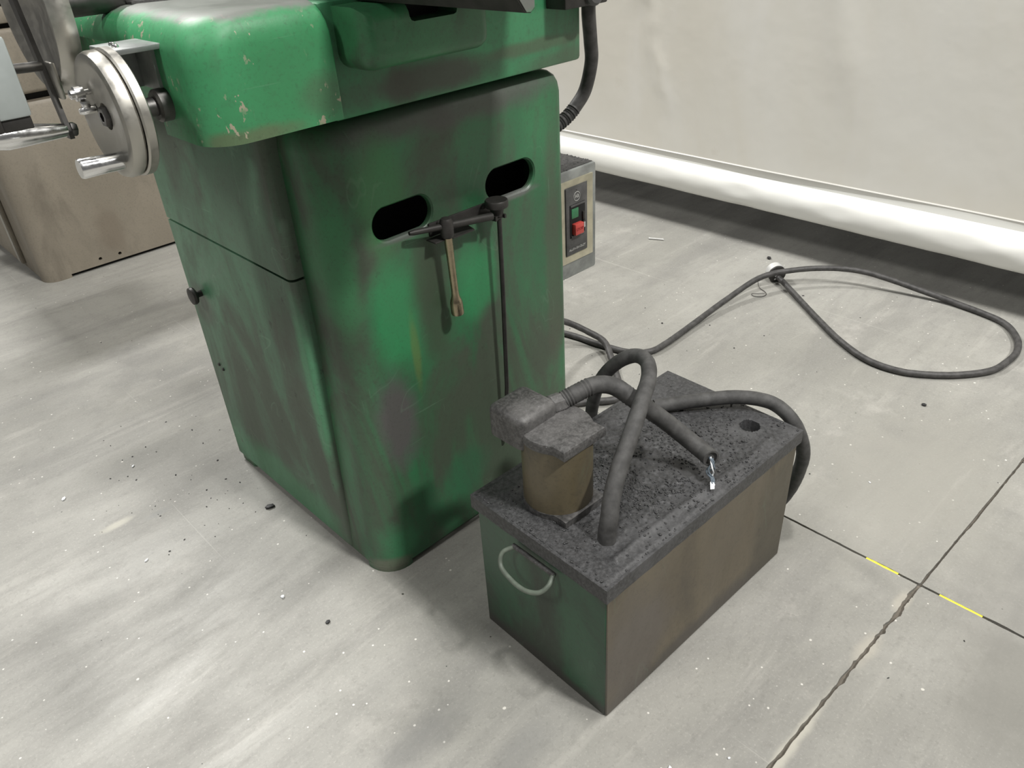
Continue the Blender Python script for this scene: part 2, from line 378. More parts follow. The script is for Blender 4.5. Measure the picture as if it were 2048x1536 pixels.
# ------------------------------------------------------------------ floor: four slabs split by sawn joints
XJ = lambda y: 1.117 + .006 * (y - .22)
YJ = lambda x: .218 - .031 * (x - 1.117)
fb = bmesh.new(); bx(fb, (-4, -4, -.30), (7, 9, -.006)); floor = emit('floor', fb, 'subbase'); floor['kind'] = 'structure'
def chip(p, amp):
    n1 = noise.noise(V((p * 16, amp * 100, 0))); n2 = noise.noise(V((p * 70, 3, amp * 50))); n3 = noise.noise(V((p * 190, 7, amp)))
    return amp * (max(0, n1 - .12) * 1.3 + .5 * max(0, n2) + .3 * abs(n3)) 
def slab(sx, sy):
    """slab in the quadrant (sx, sy) of the joint crossing, with ragged chipped arrises"""
    cx, cy = 1.117, .218; pts = []
    endx = 6.8 if sx > 0 else -3.8; endy = 8.8 if sy > 0 else -3.8
    N = 420
    ex = []; ey = []
    for i in range(N + 1):
        t = (i / N) ** 2
        x = cx + sx * (.004 + t * (abs(endx - cx) - .004)); amp = .0075 if x < 1.117 else .003
        ex.append((x, YJ(x) + sy * (.0017 + chip(x + sy, amp))))
        y = cy + sy * (.004 + t * (abs(endy - cy) - .004)); amp = .002
        ey.append((XJ(y) + sx * (.0022 + chip(y + sx * 5, amp)), y))
    for e in (ex, ey): pass
    ring = ey[::-1] + ex[1:] + [(endx, endy)]
    bm = bmesh.new()
    inner = ring
    top = [bm.verts.new((x, y, 0)) for x, y in inner]; bot = [bm.verts.new((x, y, -.03)) for x, y in inner]
    bm.faces.new(top)
    for k in range(len(top)): bm.faces.new((top[k], top[(k + 1) % len(top)], bot[(k + 1) % len(bot)], bot[k]))
    bmesh.ops.triangulate(bm, faces=[f for f in bm.faces if len(f.verts) > 4])
    o = emit('slab', bm, 'concrete', floor, sharp=20)
    return o
for sx in (-1, 1):
    for sy in (-1, 1): slab(sx, sy)
for y0, y1 in ((.256, .313), (.118, .186)):
    b = bmesh.new(); t = [(XJ(y) + .0004 * math.sin(y * 300), y) for y in [y0 + (y1 - y0) * k / 8 for k in range(9)]]
    loft(b, [[(x - .0026, y, -.007), (x + .0026, y, -.007), (x + .0026, y, -.0005), (x, y, .0006), (x - .0026, y, -.0005)] for x, y in t])
    emit('joint_filler', b, 'filler', floor)

# ------------------------------------------------------------------ white vinyl curtain
def curtain_x(y, z):
    w = .012 * noise.noise(V((0, y * 1.1, z * .7))) + .006 * noise.noise(V((3, y * 3.1, z * 1.3)))
    yc = 1.60 + .27 * (z - .36)
    k = math.exp(-((y - yc - .02 * noise.noise(V((9, 0, z * 11)))) / .018) ** 2) * max(0, min(1, (z - .36) * 8)) * (.55 + .8 * noise.noise(V((1, 4, z * 14))))
    k2 = math.exp(-((y - .95 - .3 * (z - .4)) / .05) ** 2) * max(0, min(1, (z - .42) * 6))
    return 2.25 - w * .6 - .009 * k - .005 * k2
ct = thing('vinyl_curtain', 'white vinyl curtain wall hanging just above the concrete floor', 'curtain', (2.25, 1, .1))
b = bmesh.new(); ys = [-2.2 + 6.2 * k / 310 for k in range(311)]; zs = [.246 + .014 * k for k in range(60)] + [1.10 + .2 * k for k in range(11)]
g_ = [[b.verts.new((curtain_x(y, z), y, z)) for z in zs] for y in ys]
for i in range(310):
    for j in range(len(zs) - 1): b.faces.new((g_[i][j], g_[i + 1][j], g_[i + 1][j + 1], g_[i][j + 1]))
emit('sheet', b, 'vinyl', ct)
def hem_prof(y):
    s = .0035 * noise.noise(V((y * 4, 0, 2))) + .002 * noise.noise(V((y * 14, 5, 0)))
    s2 = .003 * noise.noise(V((y * 9 + 4, 7, 0)))
    z0 = .128 + .004 * noise.noise(V((y * 1.3, 8, 1))) - .006 * max(0, (1.2 - y)) 
    pts = [(2.252, .250), (2.249, .247), (2.248, .226)]
    R = .047
    for k in range(13):
        a = math.radians(72 - 150 * k / 12); pts.append((2.238 - R * math.cos(a) * .62 - s + s2 * math.sin(k), z0 + .046 + R * math.sin(a)))
    pts += [(2.262, z0 + .004), (2.268, z0 + .06), (2.258, .24)]
    return pts
b = bmesh.new(); pr = [[(x, y, z) for x, z in hem_prof(y)] for y in ys]
loft(b, pr); emit('hem', b, 'hem', ct, label='brighter white tubular hem along the bottom edge')
b = bmesh.new(); loft(b, [[(curtain_x(y, .25) - d, y, z) for d, z in ((-.006, .2535), (.0025, .2525), (.0045, .2505), (-.004, .216), (-.010, .216))] for y in ys]); emit('seam_strip', b, 'seam', ct)

# ------------------------------------------------------------------ green surface grinder
gr = thing('surface_grinder', 'worn green surface grinder with round steel handwheels and a side door', 'machine', (.49, .912, 0))
# pedestal: hollow casting that flares a little at its foot, with two stadium slots
b = bmesh.new(); lv = []
def foot(z):
    t = max(0, (z - .0) / .80); x0 = .489 + .022 * min(1, t * 1.6)
    return x0
for z, ins in ((.012, 0.), (.06, 0.), (.20, 0), (.45, 0), (.765, 0), (.780, .002), (.790, .006), (.797, .013), (.80, .022)):
    x0 = foot(z) + ins; r = .052 + .012 * z
    lv.append([(x, y, z) for x, y in rrect(x0, .912 + ins, .985 - ins, 1.465 - ins, (r, .016, .02, .02))])
loft(b, lv)
cs = []
for cx, cz in ((.633, .6487), (.855, .6487)):
    c = bmesh.new(); ring = []
    for k in range(32):
        a = 2 * math.pi * k / 32; ring.append((cx + (.0285 if math.cos(a) > 0 else -.0285) + .0255 * math.cos(a), cz + .0255 * math.sin(a)))
    def R(y, s): return [(cx + (x - cx) * s[0], y, cz + (z - cz) * s[1]) for x, z in ring]
    loft(c, [R(.905, (1.10, 1.22)), R(.9121, (1.06, 1.12)), R(.9145, (1.015, 1.03)), R(.918, (1, 1)), R(.923, (1, 1))])
    cs.append(c)
c = bmesh.new(); bx(c, (.575, .9225, .05), (.965, 1.44, .77)); cs.append(c)
me = cut(b, cs); emit_mesh('pedestal', me, 'panel', gr, sharp=30)
b = bmesh.new(); bx(b, (.577, .99, .052), (.963, 1.438, .768)); emit('core_shade', b, 'void', gr)  # near-black block added inside the hollow casting, painting the shade behind the slots
for n_, (x, y) in enumerate(((.489, .912), (.925, .912), (.925, 1.40), (.489, 1.40))):
    b = bmesh.new(); r = (.052, .012, .012, .012) if n_ == 0 else (.012,) * 4
    loft(b, [[(px, py, z) for px, py in rrect(x, y, x + .065, y + .065, r)] for z in (0, .0125)]); emit('foot', b, 'panel', gr)
b = bmesh.new(); bx(b, (.51, .93, .002), (.97, 1.45, .0122)); emit('base_shade', b, 'void', gr)  # near-black slab paints the shade in the gap under the pedestal
# upper fixed cover and the door below it
b = bmesh.new(); bx(b, (.486, 1.017, .5695), (.53, 1.465, .797), .010, 3, lambda c, d: (c.x < .49 and c.y < 1.02) or c.z > .79); emit('side_cover', b, 'door', gr)
b = bmesh.new(); bx(b, (.486, 1.017, .018), (.5135, 1.463, .5655), .009, 3, lambda c, d: c.x < .49 and c.y < 1.02 and abs(d.z) > .1); dr = emit('door', b, 'door', gr)
b = bmesh.new(); lathe(b, (.489, 1.405, .430), (.463, 1.405, .430), [(.006, 0), (.0065, .45), (.0155, .6), (.0175, .75), (.0165, .93), (.010, 1), (0, 1)], 24); emit('door_knob', b, 'black_steel', dr)
for p in ((.486, 1.424, .262), (.486, 1.409, .256)):
    b = bmesh.new(); screw(b, p, (-1, 0, 0), .0035, .003); emit('bolt', b, 'black_steel', dr)
# casting between pedestal and saddle, saddle, guard housing
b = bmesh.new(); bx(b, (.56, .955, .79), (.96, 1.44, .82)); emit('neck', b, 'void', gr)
b = bmesh.new(); bx(b, (.542, .900, .8085), (1.017, 1.45, .949), .006, 2); emit('saddle', b, 'saddle', gr)
b = bmesh.new(); bx(b, (.561, .840, .869), (.771, .905, .943), .020, 4, lambda c, d: c.y < .85 or (c.z < .88 and c.y < .9))
c = bmesh.new(); bx(c, (.6335, .82, .919), (.7105, .885, .97), .006, 2, lambda c, d: abs(d.y) > .01)
me = cut(b, [c]); emit_mesh('guard_housing', me, 'pbox', gr)
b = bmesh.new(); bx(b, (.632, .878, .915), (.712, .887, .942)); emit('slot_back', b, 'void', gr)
# table with its drip trough overhanging to the front
b = bmesh.new()
prof = [(.568, .984), (.5995, .9448), (.607, .9440), (.6125, .948), (.6135, .984)]
loft(b, [[(x, y, z) for x, z in prof] for y in (.604, .90, 1.2, 1.60)])
emit('drip_trough', b, 'black_steel', gr)
b = bmesh.new(); loft(b, [[(x, y, z) for x, z in [(.572, .983), (.6005, .9455), (.6065, .945), (.6118, .949), (.6128, .983)]] for y in (.6030, .6045)]); emit('trough_end', b, 'apron', gr)
b = bmesh.new(); bx(b, (.560, .62, .984), (.87, 1.60, 1.035), .006); emit('table', b, 'dust_steel', gr)
b = bmesh.new(); bx(b, (.70, .93, .944), (.84, 1.42, .985)); emit('table_slide', b, 'black_steel', gr)
# apron: rounded front-left cover that carries the handwheel
b = bmesh.new(); lv = []
for z, ins in ((.815, 0), (.835, 0), (.90, 0), (.918, .001), (.930, .005), (.940, .012), (.947, .021), (.9515, .033), (.9535, .048)):
    lv.append([(x, y, z) for x, y in rrect(.368 + ins, .885 + ins * .55, .546 - ins * .22, 1.46 - ins, (.047, .003 + ins * .3, .02, .03), 10)])
loft(b, lv)
c = bmesh.new(); bx(c, (.30, 1.016, .80), (.420, 1.44, .914), .012, 3)
me = cut(b, [c]); emit_mesh('apron', me, 'apron', gr, sharp=32)
b = bmesh.new(); loft(b, [[(x, y, z) for x, y in ((.386, 1.30), (.4105, 1.125), (.462, 1.108), (.52, 1.15), (.52, 1.42), (.40, 1.42))] for z in (.9535, .9565)]); emit('cover_plate', b, 'dust_steel', gr)
# cross-feed handwheel
b = bmesh.new(); C = (.987, .856)
lathe(b, (.290, *C), (.308, *C), [(0, .55), (.014, .55), (.015, .30), (.056, .10), (.062, .0), (.068, .12), (.0702, .40), (.0702, .86), (.068, 1), (0, 1)], 64)
hw = emit('handwheel', b, 'wheel', gr)
b = bmesh.new(); lathe(b, (.309, *C), (.322, *C), [(0, 0), (.0695, 0), (.0715, .15), (.0715, .85), (.069, 1), (0, 1)], 64); emit('dial_ring', b, 'wheel', hw)
b = bmesh.new(); lathe(b, (.2985, *C), (.2905, *C), [(.0125, 0), (.0125, .6), (.011, 1), (.006, 1), (.006, .4), (0, .4)], 6); emit('hub_nut', b, 'dark_steel', hw)
b = bmesh.new(); lathe(b, (.300, .966, .810), (.243, .966, .812), [(.0100, 0), (.0100, .06), (.0102, .5), (.0114, .96), (.0106, 1), (0, 1)], 24); emit('handle', b, 'chrome', hw)
b = bmesh.new(); lathe(b, (.3015, .966, .810), (.2965, .966, .810), [(.0125, 0), (.0125, .7), (.0095, 1), (0, 1)], 24); emit('handle_collar', b, 'dark_steel', hw)
b = bmesh.new(); lathe(b, (.296, 1.016, .8805), (.272, 1.016, .8805), [(.004, 0), (.004, .35), (.0085, .36), (.0085, .75), (.0055, .78), (.0055, .95), (.003, 1), (0, 1)], 10); emit('clamp_bolt', b, 'chrome', hw)
b = bmesh.new(); lathe(b, (.294, 1.012, .862), (.276, 1.012, .862), [(.0045, 0), (.0045, .8), (.003, 1), (0, 1)], 12); emit('lock_pin', b, 'chrome', hw)
b = bmesh.new(); bx(b, (.281, 1.006, .866), (.289, 1.018, .872), .001); emit('lock_lever', b, 'chrome', hw)
b = bmesh.new(); cyl(b, (.322, *C), (.425, *C), .011); cyl(b, (.352, *C), (.372, *C), .019, n=24, bev=.003); emit('shaft', b, 'dark_steel', gr)
b = bmesh.new(); bx(b, (.317, .968, .9185), (.372, 1.040, .9245), .001); bx(b, (.364, .985, .872), (.370, 1.04, .9185)); bx(b, (.345, 1.034, .872), (.368, 1.040, .9185)); br = emit('scale_bracket', b, 'galv', gr)
for p in ((.330, .992, .924), (.334, 1.012, .924)):
    b = bmesh.new(); screw(b, p, (0, 0, 1), .004, .004); emit('screw', b, 'chrome', br)
# table traverse handwheel with its hanging crank arm
b = bmesh.new(); C = (1.155, .962)
lathe(b, (.292, *C), (.318, *C), [(0, .5), (.02, .5), (.03, .35), (.080, .25), (.088, .02), (.094, .0), (.099, .25), (.101, .55), (.099, .95), (.090, 1), (0, 1)], 72)
h2 = emit('traverse_handwheel', b, 'wheel', gr)
b = bmesh.new(); loft(b, [[(x, y, z) for x, y in ((.281, 1.132 + s - w), (.2865, 1.132 + s - w), (.2865, 1.132 + s + w), (.281, 1.132 + s + w))] for z, w, s in ((.975, .009, .02), (.90, .0075, .0), (.84, .006, -.013), (.815, .0075, -.018))])
emit('crank_arm', b, 'dark_steel', h2)
b = bmesh.new(); bx(b, (.2865, 1.103, .862), (.292, 1.127, .905), .002); emit('arm_clip', b, 'wheel', h2)
b = bmesh.new(); lathe(b, (.282, 1.115, .825), (.196, 1.115, .833), [(.0075, 0), (.0082, .03), (.0105, .25), (.0140, .62), (.0152, .80), (.0135, .94), (.008, 1), (0, 1)], 28); emit('handle', b, 'chrome', h2)
b = bmesh.new(); lathe(b, (.2865, 1.115, .825), (.294, 1.115, .824), [(.009, 0), (.009, .7), (.007, 1), (0, 1)], 6); emit('handle_nut', b, 'dark_steel', h2)
b = bmesh.new(); cyl(b, (.318, *C), (.43, *C), .018); emit('traverse_shaft', b, 'dark_steel', gr)
b = bmesh.new(); cyl(b, (.2815, 1.128, .900), (.19, 1.10, .908), .0058, n=20); emit('link_rod', b, 'dark_steel', gr)
b = bmesh.new(); bx(b, (.10, .89, .8895), (.2005, 1.115, .9615), .003); cb = emit('control_box', b, 'greybox', gr, label='pale grey metal box on the link rod')
b = bmesh.new(); bx(b, (.172, .893, .878), (.199, 1.11, .8895), .001); bx(b, (.10, .8885, .879), (.1715, 1.0, .8955), .001); emit('box_base', b, 'black_steel', cb)
# junction box and conduit on the right end of the saddle
b = bmesh.new(); bx(b, (.938, .860, .893), (1.036, .93, .975), .003); jb = emit('junction_box', b, 'black_steel', gr)
b = bmesh.new(); lathe(b, (1.000, .8605, .912), (1.000, .851, .912), [(.02, 0), (.02, .6), (.016, 1), (.010, 1), (.009, .5), (0, .5)], 24); emit('box_knob', b, 'plate', jb)
b = bmesh.new(); pth = spline([(1.033, .897, .90), (1.036, .900, .874), (1.058, .915, .830), (1.068, .922, .795), (1.071, .938, .748), (1.055, .946, .722), (1.033, .950, .705), (1.005, .956, .692), (.978, .962, .684)], 14)
def ribs(t): return .0117 + (.0012 * math.sin(t * 420) if .66 < t < .92 else 0)
tube(b, pth, .0117, 14, rfun=ribs); emit('conduit', b, 'cord', gr)
# motor starter box on the right side of the pedestal
b = bmesh.new(); bx(b, (.984, .940, .401), (1.1035, 1.06, .613), .005, 2); sb = emit('starter_box', b, 'galv', gr, label='grey steel motor starter box with stop button')
b = bmesh.new()
def ring_frame(bm, x0, z0, x1, z1, w, y0, y1, wt=None):
    o_ = [(x0, z0), (x1, z0), (x1, z1), (x0, z1)]; i_ = [(x0 + w, z0 + w), (x1 - w, z0 + w), (x1 - w, z1 - w), (x0 + w, z1 - w)]
    vo = [bm.verts.new((x, y0, z)) for x, z in o_]; vi = [bm.verts.new((x, y1, z)) for x, z in i_]; vb = [bm.verts.new((x, y1 + .006, z)) for x, z in o_]
    for k in range(4):
        k2 = (k + 1) % 4; bm.faces.new((vo[k], vo[k2], vi[k2], vi[k])); bm.faces.new((vo[k], vb[k], vb[k2], vo[k2]))
    bm.faces.new(vb)
ring_frame(b, 1.000, .436, 1.089, .596, .013, .9365, .9395); emit('bezel', b, 'brass', sb)
b = bmesh.new(); bx(b, (1.0145, .937, .450), (1.0735, .941, .582), .0008); emit('face_plate', b, 'plate', sb)
b = bmesh.new(); bx(b, (1.0235, .9362, .484), (1.0665, .9375, .549), .001); emit('button_well', b, 'void', sb)
b = bmesh.new(); bx(b, (1.0255, .935, .5445), (1.0655, .9375, .5485), .0008); emit('well_lip', b, 'plate', sb)
b = bmesh.new(); bx(b, (1.027, .9345, .4845), (1.064, .9375, .489), .0008); emit('well_lip', b, 'plate', sb)
b = bmesh.new(); bx(b, (1.028, .9352, .522), (1.047, .9372, .541), .0008); emit('start_button', b, 'greenbtn', sb)
b = bmesh.new(); bx(b, (1.0290, .9265, .491), (1.0525, .937, .5125), .0012); emit('stop_button', b, 'red', sb)
b = bmesh.new(); bx(b, (1.0570, .9325, .514), (1.0625, .937, .530), .0008); bx(b, (1.0575, .9318, .497), (1.0630, .937, .512), .0008); sl = emit('latch_slide', b, 'black_steel', sb)
b = bmesh.new(); bx(b, (1.0582, .9312, .499), (1.0612, .9320, .509)); emit('latch_mark', b, 'white', sb)
RF = Matrix.Rotation(math.radians(90), 4, 'X')
text('stop_lettering', 'STOP', .0082, (1.0407, .9263, .502), RF, 'redprint', sb)
text('plate_lettering', 'ALLEN-BRADLEY', .0062, (1.0440, .9367, .4605), RF, 'white', sb)
text('emblem_letters', 'AB', .0090, (1.0440, .9367, .5625), RF, 'white', sb)
b = bmesh.new(); tube(b, [V((1.044 + .0085 * math.cos(a), .9366, .5625 + .0085 * math.sin(a))) for a in [2 * math.pi * k / 28 for k in range(28)]], .0005, 6, True); emit('emblem_ring', b, 'white', sb)
b = bmesh.new(); screw(b, (1.044, .937, .5755), (0, -1, 0), .0016, .0008); emit('plate_screw', b, 'dark_steel', sb)
b = bmesh.new(); rnd = random.Random(3)
bx(b, (.99, .946, .6125), (1.099, 1.054, .6142), .001)
for k in range(500):
    x, y = rnd.uniform(.99, 1.10), rnd.uniform(.946, 1.05); s = rnd.uniform(.0007, .0021)
    bmesh.ops.create_icosphere(b, subdivisions=1, radius=s, matrix=Matrix.Translation((x, y, .613 + s * .4)) @ Matrix.Diagonal((1.4, 1.1, .8, 1)))
o = emit('settled_grit', b, 'grit_dark', sb); o['kind'] = 'stuff'
# tool rack on the front panel
b = bmesh.new(); bx(b, (.676, .9085, .606), (.806, .9125, .6275), .001)
loft(b, [[(x, .909, .606), (x, .884, .602), (x, .884, .604), (x, .909, .609)] for x in (.700, .712, .745)])
loft(b, [[(x, .909, .606), (x, .880, .606), (x, .880, .6085), (x, .909, .609)] for x in (.783, .806)])
bx(b, (.7835, .876, .606), (.788, .882, .614)); bx(b, (.8035, .876, .606), (.807, .888, .612))
bx(b, (.667, .886, .603), (.700, .909, .6055), .001)
rk = emit('tool_rack', b, 'black_steel', gr)
for x, z in ((.694, .624), (.786, .624)):
    b = bmesh.new(); screw(b, (x, .9085, z), (0, -1, 0), .0045, .005); emit('screw', b, 'black_steel', rk)

# socket wrench and feeler rod hanging in the rack
sw = thing('socket_wrench', 'bronze T-handle socket wrench hanging from the rack on the green panel', 'tool', (.692, .886, .474))
b = bmesh.new(); lathe(b, (.692, .886, .612), (.6955, .886, .474), [(0, 0), (.0062, 0), (.0066, .10), (.0060, .4), (.0058, .70), (.0064, .76), (.0092, .82), (.0102, .85), (.0106, .98), (.0098, 1), (.0066, 1), (.0060, .88), (0, .88)], 24); emit('shank', b, 'bronze', sw)
b = bmesh.new(); lathe(b, (.6915, .886, .607), (.6915, .886, .639), [(0, 0), (.0085, 0), (.0105, .12), (.0105, .8), (.008, .95), (.004, 1), (0, 1)], 20); emit('head', b, 'black_steel', sw)
b = bmesh.new(); lathe(b, (.627, .894, .6315), (.779, .880, .6155), [(0, 0), (.0030, 0), (.0042, .05), (.0050, .35), (.0058, .46), (.0062, 1), (0, 1)], 20); emit('sliding_bar', b, 'black_steel', sw)
rd = thing('test_rod', 'thin black rod with a flat round cap hanging down the green panel', 'tool', (.797, .895, .15))
b = bmesh.new(); tube(b, [V((.8005, .886, .616)), V((.7995, .889, .45)), V((.7975, .893, .28)), V((.795, .905, .15))], .0040, 12); emit('rod', b, 'black_steel', rd)
b = bmesh.new(); lathe(b, (.7965, .886, .610), (.7965, .886, .637), [(0, 0), (.0085, 0), (.0110, .35), (.0130, .50), (.0185, .58), (.0190, .70), (.0190, .92), (.0175, 1), (0, 1)], 28); emit('cap', b, 'black_steel', rd)

# ------------------------------------------------------------------ beige grinder behind
bg = thing('surface_grinder', 'beige machine pedestal standing behind the green one at left', 'machine', (.50, 2.87, 0))
b = bmesh.new(); lv = [[(x, y, z) for x, y in rrect(.497 + i, 2.87 + i, 1.25, 3.62, (.05, .02, .02, .02))] for z, i in ((.012, 0), (.3, .001), (.560, .002), (.572, .008), (.576, .02))]
loft(b, lv)
hs = []
for x, z in ((.687, .033), (.755, .031)):
    c = bmesh.new(); cyl(c, (x, 2.85, z), (x, 2.90, z), .006, n=14); hs.append(c)
me = cut(b, hs); emit_mesh('pedestal', me, 'beige', bg)
for k, (x, y) in enumerate(((.497, 2.87), (1.18, 2.87), (.497, 3.55))):
    b = bmesh.new(); loft(b, [[(px, py, z) for px, py in rrect(x, y, x + (.085 if k == 0 else .07), y + .07, (.05 if k == 0 else .01, .004, .01, .01))] for z in (0, .013)]); emit('foot', b, 'beige', bg)
b = bmesh.new(); bx(b, (.52, 2.885, .001), (1.24, 3.6, .0122)); emit('base_shade', b, 'void', bg)  # painted shade under this base too, as a near-black slab
b = bmesh.new(); bx(b, (.484, 3.062, .03), (.4975, 3.58, .48), .003); dq = emit('door', b, 'beige', bg)
b = bmesh.new(); bx(b, (.4815, 3.066, .034), (.4842, 3.098, .476), .001); emit('edge_strip', b, 'beige_light', dq)
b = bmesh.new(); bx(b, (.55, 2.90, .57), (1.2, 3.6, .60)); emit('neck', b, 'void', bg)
b = bmesh.new(); bx(b, (.44, 2.862, .5975), (1.27, 3.62, .783), .012, 3); emit('saddle', b, 'beige', bg)
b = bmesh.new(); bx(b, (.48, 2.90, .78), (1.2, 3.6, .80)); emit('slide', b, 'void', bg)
b = bmesh.new(); bx(b, (.40, 2.868, .797), (1.27, 3.62, .842), .006, 2); emit('slide_cover', b, 'beige', bg)
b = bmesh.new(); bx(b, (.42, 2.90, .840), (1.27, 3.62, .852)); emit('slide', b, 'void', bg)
b = bmesh.new(); bx(b, (.40, 2.872, .850), (1.27, 3.62, .99), .006, 2); emit('table', b, 'beige', bg)

# ------------------------------------------------------------------ coolant tank with pump
TA = -math.radians(1.584)
tk = thing('coolant_tank', 'green and tan steel coolant tank with grit-covered lid and pump', 'tank', (.5502, .4491, 0), TA)
L, Wd = .470, .263
b = bmesh.new(); bx(b, (0, 0, 0), (L, Wd, .262), .002, 1); emit('body', b, 'tank', tk, local=True)
b = bmesh.new(); bx(b, (.0015, -.0022, .001), (L + .001, .003, .258), .0008, 1); emit('side_panel', b, 'tan', tk, local=True, label='oil-stained tan long side of the tank')
# lid: folded skirt and a lumpy grit-covered top
b = bmesh.new(); NX, NY = 236, 134; ov = .0065
def lidz(x, y):
    p = V((x * 1, y * 1, 0))
    edge = min(x, L - x, y, Wd - y)
    base = .2805
    basin = max(0, min(1, (edge - .022) / .018))
    if x > .33: basin *= max(0, 1 - (x - .33) / .03)
    if x < .055: basin *= .6
    dip = -.0045 * basin
    lump = noise.noise(p * 150) * .0010 + noise.noise(p * 330) * .0009 + max(0, noise.noise(p * 100)) * .0030
    amt = .12 + .95 * basin * (.4 + .8 * max(0, noise.noise(p * 17) + .45)) 
    mound = .006 * math.exp(-(((x - .115) / .05) ** 2 + ((y - .05) / .03) ** 2)) + .012 * math.exp(-(((x - .035) / .03) ** 2 + ((y - .225) / .03) ** 2)) + .007 * math.exp(-(((x - .155) / .03) ** 2 + ((y - .14) / .06) ** 2))
    ridge = .003 * math.exp(-((y - .020 - .004 * math.sin(x * 14)) / .006) ** 2) * (1 if .04 < x < .42 else 0)
    rim = .0 if edge > .004 else -.0022 * (1 - max(edge, 0) / .004) ** 2
    hole = -.02 if (x - .426) ** 2 + (y - .062) ** 2 < .0155 ** 2 else 0
    if hole: return base - .022
    return base + dip + lump * amt + mound * basin ** .5 * .8 + ridge + rim
gr_ = [[b.verts.new((-ov + (L + 2 * ov) * i / NX, -ov + (Wd + 2 * ov) * j / NY, lidz(-ov + (L + 2 * ov) * i / NX, -ov + (Wd + 2 * ov) * j / NY))) for j in range(NY + 1)] for i in range(NX + 1)]
for i in range(NX):
    for j in range(NY): b.faces.new((gr_[i][j], gr_[i + 1][j], gr_[i + 1][j + 1], gr_[i][j + 1]))
rim = [gr_[i][0] for i in range(NX)] + [gr_[NX][j] for j in range(NY)] + [gr_[i][NY] for i in range(NX, 0, -1)] + [gr_[0][j] for j in range(NY, 0, -1)]
low = [b.verts.new((v.co.x, v.co.y, .2535 + .0012 * noise.noise(v.co * 40))) for v in rim]
inn = [b.verts.new((min(max(v.co.x, .001), L - .001), min(max(v.co.y, .001), Wd - .001), .2545)) for v in rim]
n = len(rim)
for k in range(n):
    b.faces.new((rim[k], rim[(k + 1) % n], low[(k + 1) % n], low[k])); b.faces.new((low[k], low[(k + 1) % n], inn[(k + 1) % n], inn[k]))
lid = emit('lid', b, 'grit', tk, local=True, sharp=60)
b = bmesh.new(); cyl(b, (.426, .062, .262), (.426, .062, .2635), .0155); emit('lid_hole', b, 'void', tk, local=True)
# D handle on the short side
b = bmesh.new(); pth = spline([(.546, .621, .2375), (.534, .634, .226), (.524, .628, .210), (.5175, .600, .2065), (.515, .570, .2095), (.519, .546, .219), (.530, .537, .230), (.546, .5415, .2375)], 8)
tube(b, pth, .0036, 10); emit('carry_handle', b, 'handle_paint', tk)
b = bmesh.new(); cyl(b, (.5475, .624, .2378), (.5455, .539, .2378), .0038, n=12); emit('handle_bar', b, 'dust_steel', tk)
# pump
PC = V((.0825, .1685))
def pump_outline(s=1., sq=1.):
    out = []
    for k in range(41):
        a = math.radians(-28 + 236 * k / 40); out.append((PC.x + .053 * s * math.cos(a), PC.y + .053 * s * math.sin(a)))
    xl, xr, yf = PC.x - .041, PC.x + .041, PC.y - .056
    out += [(xl - .001, PC.y - .034), (xl - .0005, yf + .012), (xl - .001, yf), (xr + .001, yf), (xr + .0005, yf + .012), (xr + .001, PC.y - .034)]
    return out
b = bmesh.new(); lathe(b, (*PC, .276), (*PC, .405), [(0, 0), (.052, 0), (.052, 1), (0, 1)], 48); pm = emit('pump_motor', b, 'motor', tk, local=True)
b = bmesh.new(); ol = pump_outline()
loft(b, [[(x, y, .276) for x, y in ol], [(x, y, .289) for x, y in ol]]); emit('pump_foot', b, 'dust_steel', pm, local=True)
b = bmesh.new(); sc = lambda s: [(PC.x + (x - PC.x) * s, PC.y + (y - PC.y) * s) for x, y in ol]
loft(b, [[(x, y, .399) for x, y in ol], [(x, y, .409) for x, y in ol], [(x, y, .4125) for x, y in sc(.975)], [(x, y, .4145 ) for x, y in sc(.90)], [(x, y, .4155) for x, y in sc(.5)]]); emit('pump_cap', b, 'dust_steel', pm, local=True)
b = bmesh.new(); bx(b, (.584, .629, .386), (.659, .702, .437), .0115, 4, lambda c, d: c.z > .43 or abs(d.z) > .01); emit('terminal_box', b, 'dust_steel', pm)
b = bmesh.new(); lathe(b, (.656, .648, .417), (.682, .640, .4175), [(.013, 0), (.0165, .15), (.0165, .75), (.014, 1), (0, 1)], 8); emit('cable_gland', b, 'dust_steel', pm)
cp = [(.672, .6440, .417), (.695, .634, .4255), (.727, .622, .431), (.752, .606, .424), (.770, .580, .402), (.805, .549, .360), (.8275, .521, .327), (.831, .496, .315), (.822, .474, .3165)]
b = bmesh.new(); pth = spline(cp, 14); rg = tube(b, pth, .0135, 20, rfun=lambda t: .0135 + (.0007 * math.sin(t * 330) if t < .22 or .42 < t < .5 or .66 < t < .72 else 0), caps=False, rough=.0003)
inner = [b.verts.new(pth[-1] + (v.co - pth[-1]) * .78) for v in rg[-1]]; deep = [b.verts.new(v.co - (pth[-1] - pth[-4])) for v in inner]
for k in range(20): b.faces.new((rg[-1][k], rg[-1][(k + 1) % 20], inner[(k + 1) % 20], inner[k])); b.faces.new((inner[k], inner[(k + 1) % 20], deep[(k + 1) % 20], deep[k]))
b.faces.new(deep); cd = emit('flexible_conduit', b, 'rubber', tk)
q0 = pth[-3]
